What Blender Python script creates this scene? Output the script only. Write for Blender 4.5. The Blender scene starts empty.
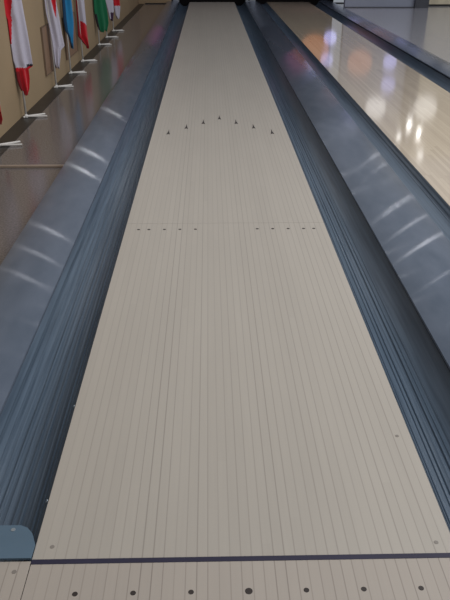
import bpy, bmesh, math, random
from mathutils import Matrix, Vector
random.seed(7)
scn = bpy.context.scene
COL = scn.collection
PI = math.pi

# ---------------------------------------------------------------- helpers
def s2l(c):
    return tuple((v/12.92 if v <= .04045 else ((v+.055)/1.055)**2.4) for v in c)
def rgb(r, g, b):
    return s2l((r/255, g/255, b/255)) + (1,)

def tag(o, label=None, cat=None, group=None, kind=None):
    if label: o['label'] = label
    if cat: o['category'] = cat
    if group: o['group'] = group
    if kind: o['kind'] = kind
    return o
def thing(name, label, cat, loc=(0, 0, 0), group=None):
    o = bpy.data.objects.new(name, None); COL.objects.link(o)
    o.location = loc; o.empty_display_size = .1
    return tag(o, label, cat, group)
def link(name, bm, mats, parent=None, smooth=False):
    """bm is in world coordinates; a parent is an un-rotated empty"""
    bmesh.ops.remove_doubles(bm, verts=bm.verts, dist=1e-6)
    bmesh.ops.recalc_face_normals(bm, faces=bm.faces)
    me = bpy.data.meshes.new(name)
    if parent is not None:
        off = Vector(parent.location); q = parent.parent
        while q is not None: off += Vector(q.location); q = q.parent
        bmesh.ops.translate(bm, verts=bm.verts, vec=-off)
    for f in bm.faces: f.smooth = smooth
    bm.to_mesh(me); bm.free()
    o = bpy.data.objects.new(name, me); COL.objects.link(o)
    for m in (mats if isinstance(mats, (list, tuple)) else [mats]): me.materials.append(m)
    if parent is not None: o.parent = parent
    return o
def struct(name, bm, m):
    return tag(link(name, bm, m), kind='structure')

def box(bm, x0, x1, y0, y1, z0, z1, bev=0):
    vs = [bm.verts.new((x, y, z)) for z in (z0, z1) for y in (y0, y1) for x in (x0, x1)]
    fs = [(0, 2, 3, 1), (4, 5, 7, 6), (0, 1, 5, 4), (1, 3, 7, 5), (3, 2, 6, 7), (2, 0, 4, 6)]
    F = [bm.faces.new([vs[i] for i in f]) for f in fs]
    if bev:
        E = {e for f in F for e in f.edges}
        bmesh.ops.bevel(bm, geom=list(E), offset=bev, segments=2, affect='EDGES')
    return bm
def extrude_profile(bm, prof, ys, closed=False):
    """prof: (x, z) points swept along y"""
    rows = [[bm.verts.new((x, y, z)) for x, z in prof] for y in ys]
    n = len(prof); uv = bm.loops.layers.uv.new('UVMap'); k = 0
    for a, b in zip(rows, rows[1:]):
        for i in range(n if closed else n-1):
            j = (i+1) % n
            f = bm.faces.new((a[i], a[j], b[j], b[i]))
            for lp, q in zip(f.loops, ((i, k), (i+1, k), (i+1, k+1), (i, k+1))): lp[uv].uv = (q[0]/n, q[1]/len(ys))
        k += 1
    if closed:
        bm.faces.new(rows[0]); bm.faces.new(rows[-1][::-1])
    return bm
def poly_prism(bm, pts, z0, z1):
    a = [bm.verts.new((x, y, z0)) for x, y in pts]; b = [bm.verts.new((x, y, z1)) for x, y in pts]
    bm.faces.new(a[::-1]); bm.faces.new(b); n = len(pts)
    for i in range(n):
        j = (i+1) % n; bm.faces.new((a[i], a[j], b[j], b[i]))
    return bm
def tube(bm, p0, p1, r0, r1=None, n=12):
    r1 = r0 if r1 is None else r1
    p0, p1 = Vector(p0), Vector(p1); d = (p1-p0).normalized()
    a = d.orthogonal().normalized(); b = d.cross(a)
    R = [[bm.verts.new(p + (a*math.cos(t)+b*math.sin(t))*r) for t in [2*PI*k/n for k in range(n)]] for p, r in ((p0, r0), (p1, r1))]
    for i in range(n):
        j = (i+1) % n; bm.faces.new((R[0][i], R[0][j], R[1][j], R[1][i]))
    bm.faces.new(R[0][::-1]); bm.faces.new(R[1])
    return bm
def disc(bm, x, y, z0, r, h, n=20):
    return tube(bm, (x, y, z0), (x, y, z0+h), r, r*.96, n)
def ys(y0, y1, n): return [y0+(y1-y0)*i/n for i in range(n+1)]

# ---------------------------------------------------------------- materials
class NT:
    def __init__(s, name):
        s.m = bpy.data.materials.new(name); s.m.use_nodes = True
        s.t = s.m.node_tree; s.b = s.t.nodes['Principled BSDF']
    def n(s, typ, **kw):
        o = s.t.nodes.new(typ)
        for k, v in kw.items(): setattr(o, k, v)
        return o
    def l(s, a, b): s.t.links.new(a, b)
    def math(s, op, a, b=None, clamp=False):
        o = s.n('ShaderNodeMath', operation=op); o.use_clamp = clamp
        for i, v in enumerate((a, b)):
            if v is None: continue
            if isinstance(v, (int, float)): o.inputs[i].default_value = v
            else: s.l(v, o.inputs[i])
        return o.outputs[0]
    def mix(s, f, a, b):
        o = s.n('ShaderNodeMix', data_type='RGBA')
        for i, v in ((0, f), (6, a), (7, b)):
            if isinstance(v, (int, float)): o.inputs[i].default_value = v
            elif isinstance(v, tuple): o.inputs[i].default_value = v
            else: s.l(v, o.inputs[i])
        return o.outputs[2]
    def coords(s, scale=(1, 1, 1)):
        c = s.n('ShaderNodeTexCoord'); m = s.n('ShaderNodeMapping'); m.inputs['Scale'].default_value = scale
        s.l(c.outputs['Object'], m.inputs['Vector']); return m.outputs[0]
    def noise(s, scale=(1, 1, 1), sc=5, det=3, rough=.5):
        o = s.n('ShaderNodeTexNoise'); s.l(s.coords(scale), o.inputs['Vector'])
        o.inputs['Scale'].default_value = sc; o.inputs['Detail'].default_value = det; o.inputs['Roughness'].default_value = rough
        return o.outputs['Fac']
    def ramp(s, f, *stops):
        o = s.n('ShaderNodeValToRGB'); e = o.color_ramp.elements
        while len(e) < len(stops): e.new(.5)
        for i, (p, c) in enumerate(stops): e[i].position = p; e[i].color = c
        s.l(f, o.inputs[0]); return o.outputs[0]
    def bump(s, h, strength=.2, dist=.01):
        o = s.n('ShaderNodeBump'); o.inputs['Strength'].default_value = strength; o.inputs['Distance'].default_value = dist
        s.l(h, o.inputs['Height']); s.l(o.outputs[0], s.b.inputs['Normal'])
    def set(s, rough=.5, spec=.5, metal=0, coat=0, coat_r=.05):
        b = s.b.inputs
        b['Roughness'].default_value = rough; b['Specular IOR Level'].default_value = spec; b['Metallic'].default_value = metal
        b['Coat Weight'].default_value = coat; b['Coat Roughness'].default_value = coat_r
        return s
    def col(s, v):
        if isinstance(v, tuple): s.b.inputs['Base Color'].default_value = v
        else: s.l(v, s.b.inputs['Base Color'])
        return s

LW = 1.0643; BW = LW/39
def boards(name, a, b, line, lw=.10, var=1.0, rough=.4, spec=.4, coat=0, joint=0):
    m = NT(name); m.set(rough, spec, 0, coat)
    c = m.n('ShaderNodeTexCoord'); sep = m.n('ShaderNodeSeparateXYZ'); m.l(c.outputs['Object'], sep.inputs[0])
    u = m.math('ADD', m.math('DIVIDE', sep.outputs[0], BW), 200.5)
    idx = m.math('FLOOR', u); fr = m.math('FRACT', u)
    wn = m.n('ShaderNodeTexWhiteNoise', noise_dimensions='2D')
    # every board is a run of strips with its own joints
    off = m.n('ShaderNodeTexWhiteNoise', noise_dimensions='1D'); m.l(idx, off.inputs['W'])
    yy = m.math('ADD', m.math('DIVIDE', sep.outputs[1], 1.7), m.math('MULTIPLY', off.outputs['Value'], 9))
    cv = m.n('ShaderNodeCombineXYZ'); m.l(idx, cv.inputs[0]); m.l(m.math('FLOOR', yy), cv.inputs[1])
    m.l(cv.outputs[0], wn.inputs['Vector'])
    grain = m.noise((60, 1.5, 1), 3, 4, .6); mott = m.noise((2.5, .7, 1), 1.6, 2)
    f = m.math('ADD', m.math('MULTIPLY', wn.outputs['Value'], .62*var), m.math('ADD', m.math('MULTIPLY', grain, .42), m.math('MULTIPLY', mott, .6-.3*var)))
    colr = m.mix(m.math('MULTIPLY', f, .85, True), a, b)
    d = m.math('ABSOLUTE', m.math('SUBTRACT', fr, .5))
    ln = m.math('MULTIPLY', m.math('SUBTRACT', d, .5-lw/2), 2/lw, True)
    ln2 = m.math('MULTIPLY', ln, m.math('ADD', m.math('MULTIPLY', off.outputs['Value'], .75), .2))
    if joint:
        dj = m.math('ABSOLUTE', m.math('SUBTRACT', m.math('FRACT', yy), .5))
        ln2 = m.math('MAXIMUM', ln2, m.math('MULTIPLY', m.math('GREATER_THAN', dj, .499), joint))
    m.col(m.mix(ln2, colr, line))
    return m.m
M = {}
M['lane'] = boards('lane boards', rgb(159, 153, 145), rgb(177, 171, 162), rgb(137, 131, 124), lw=.2, var=.28, rough=.42, spec=.35)
M['approach'] = boards('approach boards', rgb(158, 150, 142), rgb(174, 166, 157), rgb(122, 114, 108), lw=.16, var=.28, rough=.5, spec=.3)
M['maple'] = boards('glossy maple boards', rgb(174, 160, 144), rgb(202, 188, 168), rgb(146, 130, 114), lw=.07, var=1.0, rough=.09, spec=.5, coat=.2, joint=.4)

def plain(name, c, rough=.5, spec=.4, metal=0, coat=0, var=.12, sc=6, scale=(1, 1, 1), bump=0):
    m = NT(name); m.set(rough, spec, metal, coat)
    n = m.noise(scale, sc, 3)
    d = tuple(v*(1-var) for v in c[:3])+(1,); e = tuple(min(1, v*(1+var)) for v in c[:3])+(1,)
    m.col(m.ramp(n, (.3, d), (.7, e)))
    if bump: m.bump(n, bump, .01)
    return m.m
def extruded(name, a, b, rough, spec, sc=(3, 1.2, 3), gloss=0):
    """extruded plastic: die lines along its length stretch the highlights across it"""
    m = NT(name); m.set(rough, spec)
    n = m.noise(sc, 4, 4)
    m.col(m.ramp(n, (.3, a), (.7, b)))
    m.b.inputs['Anisotropic'].default_value = 1.0
    t = m.n('ShaderNodeTangent', direction_type='UV_MAP', uv_map='UVMap'); m.l(t.outputs[0], m.b.inputs['Tangent'])
    if gloss:
        g = m.n('ShaderNodeBsdfAnisotropic', distribution='GGX'); g.inputs['Roughness'].default_value = gloss; g.inputs['Anisotropy'].default_value = -.92
        g.inputs['Color'].default_value = (.9, .92, 1, 1); m.l(t.outputs[0], g.inputs['Tangent'])
        fr = m.n('ShaderNodeFresnel'); fr.inputs['IOR'].default_value = 1.3
        mx = m.n('ShaderNodeMixShader'); m.l(fr.outputs[0], mx.inputs[0]); m.l(m.b.outputs[0], mx.inputs[1]); m.l(g.outputs[0], mx.inputs[2])
        m.l(mx.outputs[0], m.t.nodes['Material Output'].inputs['Surface'])
    return m.m
M['gutter'] = extruded('ribbed blue grey plastic', rgb(60, 74, 89), rgb(84, 99, 115), .34, .6, (30, .5, 1))
M['cap'] = extruded('smooth grey blue moulding', rgb(78, 88, 102), rgb(90, 99, 113), .5, .15, gloss=.14)
M['navy'] = plain('dark navy strip', rgb(44, 42, 62), .5, .3)
M['mark'] = plain('dark inlay', rgb(52, 46, 44), .5, .3)
M['plug'] = plain('grey screw plug', rgb(128, 122, 116), .5, .4)
M['steel'] = plain('pale screw head', rgb(150, 160, 168), .35, .5, .4)
M['endplate'] = plain('blue grey painted plate', rgb(84, 106, 124), .45, .4, var=.06)
M['wall'] = plain('tan painted plaster', rgb(146, 127, 101), .8, .2, var=.06, sc=2, bump=.05)
M['panel'] = plain('brown marbled panel', rgb(126, 101, 82), .5, .3, var=.16, sc=6, scale=(1, 3, .6))
M['panelrim'] = plain('dark panel edge', rgb(108, 90, 74), .6, .3)
M['black'] = plain('black stone border', rgb(38, 36, 36), .35, .3)
M['dark'] = plain('black pit lining', rgb(16, 14, 16), .8, .1)
M['kick'] = plain('pale grey kickback', rgb(138, 146, 156), .5, .3)
M['white'] = plain('white enamel metal', rgb(205, 203, 200), .4, .4, var=.04)
M['strip'] = plain('tan wooden strip', rgb(150, 135, 122), .5, .3, scale=(1, 8, 1))
M['bluewall'] = plain('grey blue wall panel', rgb(134, 140, 154), .35, .4, var=.06, sc=1.5)
M['pillar'] = plain('dark grey pillar', rgb(70, 72, 78), .5, .3)
M['beigewall'] = plain('beige wall', rgb(206, 196, 172), .7, .2)
def granite(name, a, b, c, rough, coat):
    m = NT(name); m.set(rough, .5, 0, coat, .06)
    n1 = m.noise((1, 1, 1), 90, 3, .7); n2 = m.noise((1, 1, 1), 1.3, 2)
    m.col(m.mix(m.math('MULTIPLY', n2, .5), m.ramp(n1, (.38, a), (.5, b), (.62, c)), b))
    return m.m
M['granite'] = granite('polished brown granite', rgb(86, 80, 79), rgb(102, 96, 95), rgb(118, 112, 111), .17, .0)
M['greyfloor'] = granite('polished grey floor', rgb(152, 152, 158), rgb(162, 162, 168), rgb(170, 170, 176), .16, .2)
M['slab'] = plain('dark slab', rgb(40, 38, 38), .9, .1)
def cloth(name, c):
    m = NT(name); m.set(.75, .2); b = m.b.inputs
    b['Sheen Weight'].default_value = .2
    n = m.noise((1, 1, 1), 60, 2)
    m.col(m.ramp(n, (.2, tuple(v*.9 for v in c[:3])+(1,)), (.8, c))); m.bump(n, .05, .005)
    return m.m
CL = {'w': cloth('white flag cloth', rgb(176, 172, 186)), 'r': cloth('red flag cloth', rgb(180, 20, 34)), 'b': cloth('blue flag cloth', rgb(32, 116, 164)),
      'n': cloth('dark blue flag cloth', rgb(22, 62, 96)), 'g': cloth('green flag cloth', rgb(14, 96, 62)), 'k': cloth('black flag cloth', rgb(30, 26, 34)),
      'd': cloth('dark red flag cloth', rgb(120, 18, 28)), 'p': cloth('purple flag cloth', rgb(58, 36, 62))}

# ---------------------------------------------------------------- layout numbers (metres)
HALF = LW/2; GW = .234
LEND = 16.8            # lanes run into the dark pit here
GOUT = HALF+GW         # .766
CAPW = .34
PITCH = 1.806          # centre of the second lane
WALLX = -1.69

# ---------------------------------------------------------------- setting
b = bmesh.new(); box(b, -2.2, 9.5, -3, 18, -.16, -.1); struct('floor', b, M['slab'])
b = bmesh.new(); box(b, WALLX, -GOUT-.274, .0, 16.3, -.1, 0); struct('floor', b, M['granite'])
b = bmesh.new(); box(b, PITCH+HALF+GW+.285, 9.5, .0, 16.2, -.1, 0); struct('floor', b, M['greyfloor'])
b = bmesh.new(); box(b, WALLX-.12, WALLX, -3, 16.5, -.1, 3.5); struct('wall_left', b, M['wall'])
b = bmesh.new(); box(b, WALLX, -.94, 16.3, 16.5, 0, 3.5); struct('wall_back', b, M['wall'])
b = bmesh.new(); box(b, -.94, 2.9, LEND, LEND+.15, -.1, 3.5); struct('wall_back', b, M['dark'])
b = bmesh.new(); box(b, 2.9, 4.42, 15.25, 15.4, 0, 3.5); struct('wall_right', b, M['bluewall'])
b = bmesh.new(); box(b, 4.42, 4.72, 15.15, 15.55, 0, 3.5); struct('wall_pillar', b, M['pillar'])
b = bmesh.new(); box(b, 4.72, 9.5, 15.7, 15.85, 0, 3.5); struct('wall_right', b, M['beigewall'])
b = bmesh.new(); box(b, 4.72, 9.5, 15.685, 15.7, 0, .035); struct('baseboard_right', b, M['black'])
b = bmesh.new(); box(b, 2.9, 4.42, 15.24, 15.25, 0, .02); struct('baseboard_back', b, M['pillar'])
b = bmesh.new(); box(b, WALLX, -1.555, .0, 16.3, 0, .002); struct('trim_1', b, M['black'])
b = bmesh.new(); box(b, -1.545, -.945, 16.285, 16.3, 0, .02); struct('trim_2', b, M['black'])

# ---------------------------------------------------------------- approach and foul line
ap = thing('bowling_approach', 'pale plank approach floor in front of the foul line', 'approach', (0, -1.2, -.1))
for x0, x1 in ((WALLX+.01, -HALF-.001), (-HALF+.001, HALF-.001), (HALF+.001, 3.1)):
    b = bmesh.new(); box(b, x0, x1, -2.6, -.0005, -.1, 0); link('approach_panel', b, M['approach'], ap)
for k in range(-3, 4):
    b = bmesh.new(); disc(b, k*5*BW+.001, -.100, 0, .0068 if k else .0092, .0006)
    link('dot_marker', b, M['mark'], ap)
b = bmesh.new(); disc(b, -.567, -.032, 0, .006, .0006); link('screw_plug', b, M['plug'], ap)
b = bmesh.new(); box(b, -HALF, HALF+.25, -.0105, .0045, 0, .0009)
tag(link('foul_line', b, M['navy']), 'dark navy foul line strip across the foot of the pale lane', 'foul line')

# ---------------------------------------------------------------- lanes
lane = thing('bowling_lane', 'long pale matte plank bowling lane running down the centre', 'bowling lane', (0, 0, -.1))
for y0, y1 in ((0, 2.297), (2.2985, 6.8), (6.8015, LEND)):
    b = bmesh.new(); box(b, -HALF, HALF, y0, y1, -.1, 0); link('lane_panel', b, M['lane'], lane)
for k in range(-3, 4):
    y = {0: 4.80, 1: 4.64, 2: 4.48, 3: 4.30}[abs(k)]; x = k*5*BW+.002
    b = bmesh.new(); poly_prism(b, [(x-.014, y-.085), (x, y-.07), (x+.014, y-.085), (x+.004, y+.0), (x, y+.085), (x-.004, y+.0)], 0, .0008)
    link('arrow_marker', b, M['mark'], lane)
for s in (-1, 1):
    for k in (6, 9, 12, 15, 17):
        b = bmesh.new(); disc(b, s*k*BW+.002, 2.21, 0, .008, .0007); link('dot_marker', b, M['mark'], lane)
for x, y in ((-.49, .045), (.487, .04), (.49, .469)):
    b = bmesh.new(); disc(b, x, y, 0, .006, .0006); link('screw_plug', b, M['plug'], lane)
lane2 = thing('bowling_lane', 'glossy wooden bowling lane to the right with lamps mirrored in it', 'bowling lane', (PITCH, 0, -.1))
for y0, y1 in ((0, 5.9), (5.902, 11.3), (11.302, LEND)):
    b = bmesh.new(); box(b, 1.295, PITCH+HALF-.03, y0, y1, -.1, 0); link('lane_panel', b, M['maple'], lane2)

# ---------------------------------------------------------------- gutters
def gutter(x_in, x_out, label, screws=(), ribs=(.18, .88), nr=15, depth=.082):
    """a trough from the lane edge x_in to the moulding x_out, ribbed along its length"""
    xm = (x_in+x_out)/2
    t = thing('lane_gutter', label, 'gutter', (xm, 0, -.1), 'ribbed gutters beside the lanes')
    d = x_out-x_in; N = 150; pr = []
    for i in range(N+1):
        u = i/N; z = -depth*(1-abs(2*u-1)**2.8) - .001
        if ribs[0] <= u <= ribs[1]:
            ph = (u-ribs[0])/(ribs[1]-ribs[0])*nr
            tri = abs((ph % 1)-.5)*2
            z += .007*min(1, max(0, (tri-.5)*4))*(.6+.4*math.sin(ph*2.3))
        pr.append((x_in+d*(.004+u*.992), z))
    low = [(x_out-d*.004, -.012), (x_out-d*.12, -.088), (xm, -.1), (x_in+d*.12, -.088), (x_in+d*.004, -.012)]
    b = bmesh.new(); extrude_profile(b, pr+low, ys(.002, LEND-.01, 8), True)
    link('channel', b, M['gutter'], t)
    for x, y in screws:
        u = (x-x_in)/d; z = -.082*(1-abs(2*u-1)**2.8)
        b = bmesh.new(); tube(b, (x, y, z-.001), (x-.0035, y, z+.0015), .006, .005); link('screw_head', b, M['steel'], t)
    return t
gutter(-HALF, -GOUT, 'ribbed blue grey gutter directly left of the pale centre lane', [(-.5385, .66), (-.5385, .22)], (.10, .93), 9)
gutter(HALF, GOUT, 'ribbed blue grey gutter directly right of the pale centre lane', (), (.06, .66), 8)
gutter(1.295, GOUT+CAPW, 'narrow gutter on the left edge of the glossy wooden lane', (), (.02, .22), 2, .05)
gutter(PITCH+HALF-.03, PITCH+HALF+GW-.03, 'gutter on the far right side of the glossy wooden lane', (), (.1, .6), 6)

b = bmesh.new(); poly_prism(b, [(-.534, .004), (-.5335, .05), (-.548, .085), (-.565, .105), (-.585, .114), (-.735, .114), (-.765, .08), (-.765, .004)], .001, .007)
ec = thing('gutter_end_plate', 'flat blue grey plate with clipped corner covering the near end of left gutter', 'plate', (-.65, .05, 0))
link('plate', b, M['endplate'], ec)
b = bmesh.new(); disc(b, -.6, .098, .007, .006, .001); link('screw_head', b, M['steel'], ec)

# ---------------------------------------------------------------- rounded division mouldings between and beside the lanes
def division(x0, x1, label, skirt=True, y0=.004, tilt=0, y1=LEND-.02):
    """a rounded moulding; x0 is the side lipped over the gutter, x1 the other side"""
    s = 1 if x1 > x0 else -1; w = abs(x1-x0)
    t = thing('division_cap', label, 'moulding', ((x0+x1)/2, 0, -.1), 'rounded mouldings dividing the lanes')
    top = []
    for i in range(33):
        u = i/32; z = .022+tilt*u+.026*(1-abs(2*u-1)**2.3)
        top.append((x0-s*.006+s*u*(w+.012), z))
    pr = [(x0-s*.006, .010)]+top+[(x1+s*.006, .010 if skirt else .002)]
    inn = [(x1-s*.004, .002), (x1-s*.004, .014), (x0+s*.006, .014), (x0+s*.006, .006)]
    b = bmesh.new(); extrude_profile(b, pr+inn, ys(y0, y1, 40), True)
    link('cover', b, M['cap'], t, True)
    b = bmesh.new(); box(b, min(x0, x1)+.008, max(x0, x1)-.008, .02, y1-.01, -.1, .0135); link('core', b, M['slab'], t)
    return t
division(-GOUT, -GOUT-.262, 'smooth grey blue moulding between the left gutter and the granite floor', tilt=.03, y1=16.43)
division(GOUT, GOUT+CAPW, 'smooth grey blue moulding between the pale lane and the glossy lane', y1=16.43)
division(PITCH+HALF+GW-.03, PITCH+HALF+GW+.26, 'smooth grey blue moulding farthest right, beyond the glossy lane')
for o in bpy.data.objects:
    if o.name.startswith('cover'):
        try:
            o.data.set_sharp_from_angle(angle=math.radians(35))
        except Exception: pass

# ---------------------------------------------------------------- kickback ends at the pit
for x, lab in ((-.89, 'pale grey kickback post at the far end of the left moulding'), (.90, 'pale grey kickback post at the far end of the middle moulding')):
    t = thing('kickback_post', lab, 'post', (x, 16.5, -.1), 'kickback posts at the pit')
    b = bmesh.new(); box(b, x-.115, x+.115, 16.45, 16.75, -.1, .7, .012); link('panel', b, M['kick'], t)
    b = bmesh.new(); box(b, x-.06, x-.02, 16.442, 16.45, .06, .66); link('slot', b, M['dark'], t)

# ---------------------------------------------------------------- wooden strip, wall panels
b = bmesh.new(); box(b, WALLX+.002, -1.045, 3.335, 3.36, 0, .016, .003)
tag(link('floor_strip', b, M['strip']), 'thin tan wooden strip lying across the granite floor', 'strip')
for y0, y1, z0, z1, lab in ((5.90, 6.45, .165, .60, 'brown wall panel behind the white flag with a red wedge'), (7.02, 7.72, .15, .58, 'brown wall panel behind the blue flag')):
    t = thing('wall_panel', lab, 'panel', (WALLX, (y0+y1)/2, z0), 'brown panels on the left wall')
    b = bmesh.new(); box(b, WALLX, WALLX+.012, y0, y1, z0, z1); link('board', b, M['panel'], t)
    b = bmesh.new(); f = .007
    for a in ((y0-f, y0, z0-f, z1+f), (y1, y1+f, z0-f, z1+f), (y0, y1, z1, z1+f), (y0, y1, z0-f, z0)):
        box(b, WALLX, WALLX+.018, *a)
    link('frame', b, M['panelrim'], t)

# ---------------------------------------------------------------- flags on stands
ANG = math.radians(35); DX, DY = math.cos(ANG), math.sin(ANG)
def interp(pts, z):
    pts = sorted(pts, key=lambda p: p[1])
    if z <= pts[0][1]: return pts[0][0]
    for (a, za), (c, zc) in zip(pts, pts[1:]):
        if z <= zc: return a+(c-a)*(z-za)/(zc-za+1e-9)
    return pts[-1][0]
def flag(x, y, L, R, colour, label, folds=3, phase=0.0, height=2.0, part=None):
    t = thing('standing_flag', label, 'flag', (x, y, 0), 'flags on white stands along the left wall')
    b = bmesh.new(); tube(b, (x, y, .006), (x, y, height), .009, .008, 10); link('flag_pole', b, M['white'], t, True)
    b = bmesh.new(); bmesh.ops.create_uvsphere(b, u_segments=12, v_segments=8, radius=.02, matrix=Matrix.Translation((x, y, height+.012))); link('finial', b, M['white'], t, True)
    b = bmesh.new(); tube(b, (x, y, .0025), (x, y, .032), .017, .012, 12); base = link('stand_base', b, M['white'], t, True)
    for ex, ey in ((.172, .03), (.135, .115), (-.02, -.02)):
        b = bmesh.new(); p0 = Vector((x, y, .014)); p1 = Vector((x+ex, y+ey, .010)); tube(b, p0, p1, .009, .007, 8)
        link('foot', b, M['white'], base)
    # draped cloth: a closed, folded bundle hanging from the pole
    zt = height-.05
    zl, zr = min(p[1] for p in L), min(p[1] for p in R)
    zlo = min(zl, zr)
    L = L+[(-.02, zt-.25), (-.012, zt)]; R = R+[(.07, zt-.25), (.014, zt)]
    NR, NC = 130, 44; keys = []
    idx = {}
    mats = []
    b = bmesh.new(); front = []; back = []
    for i in range(NR+1):
        v = (i/NR)**1.35; fr, bk = [], []
        for j in range(NC+1):
            u = j/NC
            # lower edge runs from the left low point to the right low point
            ze = zl+(zr-zl)*u + .018*math.sin(u*PI*folds+phase)
            z = ze+(zt-ze)*v
            s = interp(L, z)*(1-u)+interp(R, z)*u
            thick = .05*math.sin(PI*min(1, max(0, .06+u*.88)))*(1-.55*v)
            w = .010*math.sin(u*2*PI*folds*.62+phase+z*2.4)+.005*math.sin(u*9+z*7+phase*3)
            nx, ny = DY, -DX
            for lst, o in ((fr, thick*.5+w+.004), (bk, -thick*.5-.006+w*.4)):
                lst.append(b.verts.new((x+.0+s*DX+nx*o, y+s*DY+ny*o, z)))
        front.append(fr); back.append(bk)
    def mi(u, z):
        c = colour(u, z)
        if c not in idx: idx[c] = len(mats); mats.append(CL[c])
        return idx[c]
    def face(vs, u):
        f = b.faces.new(vs); f.material_index = mi(u, sum(q.co.z for q in vs)/4)
    for i in range(NR):
        for j in range(NC):
            u = (j+.5)/NC
            face((front[i][j], front[i][j+1], front[i+1][j+1], front[i+1][j]), u)
            face((back[i][j+1], back[i][j], back[i+1][j], back[i+1][j+1]), u)
        face((back[i][0], front[i][0], front[i+1][0], back[i+1][0]), 0)
        face((front[i][NC], back[i][NC], back[i+1][NC], front[i+1][NC]), 1)
    for j in range(NC):
        face((front[0][j+1], front[0][j], back[0][j], back[0][j+1]), (j+.5)/NC)
        face((front[NR][j], front[NR][j+1], back[NR][j+1], back[NR][j]), (j+.5)/NC)
    link('flag_cloth', b, mats, t, True)
    return t

flag(-1.64, 3.87, [(-.05, .93), (-.02, .5), (.008, .338), (.028, .229), (.036, .185)], [(.085, .9), (.08, .55), (.064, .366), (.059, .261), (.061, .203), (.042, .177)],
     lambda u, z: 'r' if z < .30 else 'w', 'white flag with red tip at left edge of the photo, nearest stand')
flag(-1.645, 4.8, [(-.066, .931), (-.07, .829), (-.055, .783), (-.056, .64), (-.051, .47), (-.04, .429), (-.038, .318), (-.022, .251), (-.009, .217)],
     [(.081, .924), (.095, .691), (.106, .416), (.066, .40), (.067, .323), (.056, .243), (.037, .196)],
     lambda u, z: ('d' if z < .385 and u < .25 else 'r') if z < .415 else 'k' if z < .435 and u > .62 else 'r' if (u < .42*min(1, (z-.58)/.35) and z > .6) else 'w',
     'large white flag with red left edge, black corner and red tail', 3, .6)
flag(-1.645, 6.136, [(-.024, .831), (-.025, .714), (-.011, .604), (0, .492), (.006, .34), (.007, .225)], [(.085, .826), (.103, .671), (.113, .522), (.128, .40), (.085, .365), (.048, .202)],
     lambda u, z: 'r' if z > .66 and abs(u-.72) < .30*min(1, (z-.66)/.2) else 'w', 'white flag with a red wedge above, brown panel behind it', 3, 1.4)
flag(-1.64, 6.96, [(-.021, .77), (-.028, .57), (-.018, .457), (.016, .392), (.035, .286)], [(.087, .765), (.086, .533), (.052, .285)],
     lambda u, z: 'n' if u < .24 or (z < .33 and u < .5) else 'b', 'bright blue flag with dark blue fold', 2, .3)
flag(-1.64, 7.816, [(-.019, .707), (-.026, .486), (-.036, .305), (.026, .22), (.075, .17)], [(.084, .703), (.092, .422), (.098, .25), (.085, .169)],
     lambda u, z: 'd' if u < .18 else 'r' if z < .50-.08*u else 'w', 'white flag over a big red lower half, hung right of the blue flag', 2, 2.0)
flag(-1.64, 9.3, [(-.041, .599), (-.044, .458), (-.021, .301), (.006, .194)], [(.138, .591), (.157, .389), (.16, .29), (.128, .192)],
     lambda u, z: 'k' if u < .14 and z < .42 else 'g', 'dark green flag hanging down the left wall', 3, 1.0)
flag(-1.64, 10.134, [(.012, .535), (.04, .409), (.067, .253)], [(.143, .53), (.142, .376), (.12, .257)],
     lambda u, z: 'p' if z < .36 and u > .3 else 'w', 'white flag with dark purple tip just right of the green flag', 2, .2)
flag(-1.64, 10.966, [(.025, .474), (.041, .339), (.061, .218)], [(.146, .469), (.146, .349), (.116, .199)],
     lambda u, z: 'r' if z > .385 else 'w', 'farthest flag, red above and white below, rightmost on the wall', 2, .9)

# ---------------------------------------------------------------- light
w = bpy.data.worlds.new('World'); scn.world = w; w.use_nodes = True
nt = w.node_tree; bg = nt.nodes['Background']
bg.inputs[0].default_value = (.60, .64, .72, 1); bg.inputs[1].default_value = .42
def area(name, loc, size, power, col=(1, 1, 1), look=(0, 0, 0)):
    l = bpy.data.lights.new(name, 'AREA'); l.shape = 'RECTANGLE'; l.size, l.size_y = size; l.energy = power; l.color = col
    o = bpy.data.objects.new(name, l); COL.objects.link(o); o.location = loc
    o.rotation_euler = (Vector(look)-Vector(loc)).to_track_quat('-Z', 'Y').to_euler(); return o
area('hall_light', (3.2, 1.5, 4.2), (5, 6), 310, (1, .985, .96), (.7, 3.0, 0))
area('added_side_fill', (8.2, 8.5, 4.6), (4, 5), 170, (1, .98, .97), (6.0, 9, 0))  # fill added to brighten the dim right-hand floor, not a fixture of the hall
def spot(loc, r, power, col=(1, 1, 1)):
    l = bpy.data.lights.new('lamp', 'POINT'); l.shadow_soft_size = r; l.energy = power; l.color = col
    o = bpy.data.objects.new('lamp', l); COL.objects.link(o); o.location = loc
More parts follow.
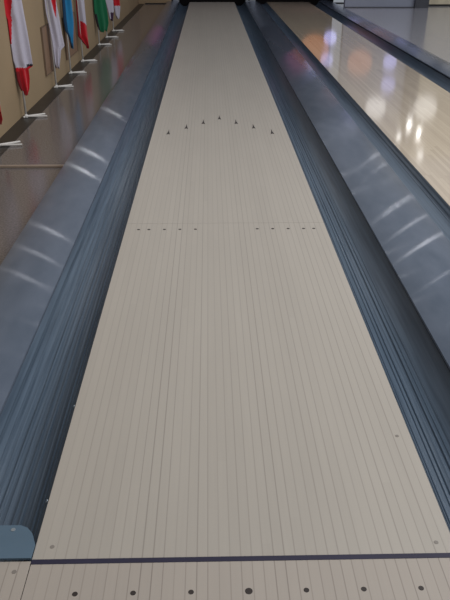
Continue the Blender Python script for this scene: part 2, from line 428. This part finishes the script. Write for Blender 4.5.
# lamps hanging before the right hand wall (mirrored in the glossy lane)
def mirror_lamp(g, Y, r, power, col=(1, 1, 1)):
    C = (-.0817, -1.2484, 1.3712); k = (Y-g[1])/(g[1]-C[1])
    spot((g[0]+(g[0]-C[0])*k, Y, C[2]*k), r, power, col)
for g, r, p in (((1.42, 5.14), .22, 1.7), ((1.87, 5.13), .25, 2.0), ((1.56, 4.49), .045, 1.5), ((1.56, 4.20), .045, 1.5), ((1.38, 4.11), .05, .6), ((1.41, 3.60), .07, .7)):
    mirror_lamp(g, 14.2, r, p, (1, .98, .96))
for g, r, p in (((1.78, 10.09), .14, .8), ((1.40, 7.93), .14, .7), ((2.16, 7.76), .15, .8), ((1.79, 6.25), .16, .8)):
    mirror_lamp(g, 14.8, r, p, (.5, .5, 1))
for g, r, p in (((1.36, 8.81), .32, 1.4), ((1.77, 7.69), .27, .8)):
    mirror_lamp(g, 14.8, r, p, (1, .35, .12))
for g, r, p in (((-.65, 9.23), .25, .5), ((.86, 7.19), .3, 1.2)):
    mirror_lamp(g, 15.8, r, p, (.9, .15, .6))

# lamps under the ceiling over the walkway: their glints stretch across the left moulding
for yc, z, p in ((1.60, 4.1, 9), (1.86, 4.1, 10), (2.16, 4.1, 12), (3.22, 3.7, 13), (3.62, 3.7, 13), (4.9, 2.6, 4)):
    spot((-1.45, yc+z/1.62*(yc+1.25), z), .03, p*.6, (1, .98, .96))
# and lamps over the hall whose glints cross the middle moulding
for g, p in (((.90, 2.37), 3), ((.96, 2.17), 5), ((.93, 1.88), 7), ((.87, 1.82), 4), ((.95, 1.56), 5), ((1.0, 2.53), 3), ((1.02, 1.28), 4)):
    mirror_lamp(g, 10.0, .025, p*.8, (1, .98, .96))

# ---------------------------------------------------------------- camera (solved from the lane marks)
cd = bpy.data.cameras.new('Camera'); cam = bpy.data.objects.new('Camera', cd); COL.objects.link(cam)
r = Vector((0.99976554, -0.02162561, 0.00109369)); u = Vector((0.00898812, 0.46041848, 0.88765649)); f = Vector((0.01969967, 0.88743854, -0.46050491))
cam.matrix_world = Matrix(((r.x, u.x, -f.x, -.081698), (r.y, u.y, -f.y, -1.248377), (r.z, u.z, -f.z, 1.371212), (0, 0, 0, 1)))
cd.sensor_width = 36; cd.lens = 699.298*36/600; cd.clip_start = .05
scn.camera = cam
scn.view_settings.view_transform = 'Standard'
scn.view_settings.exposure = 0
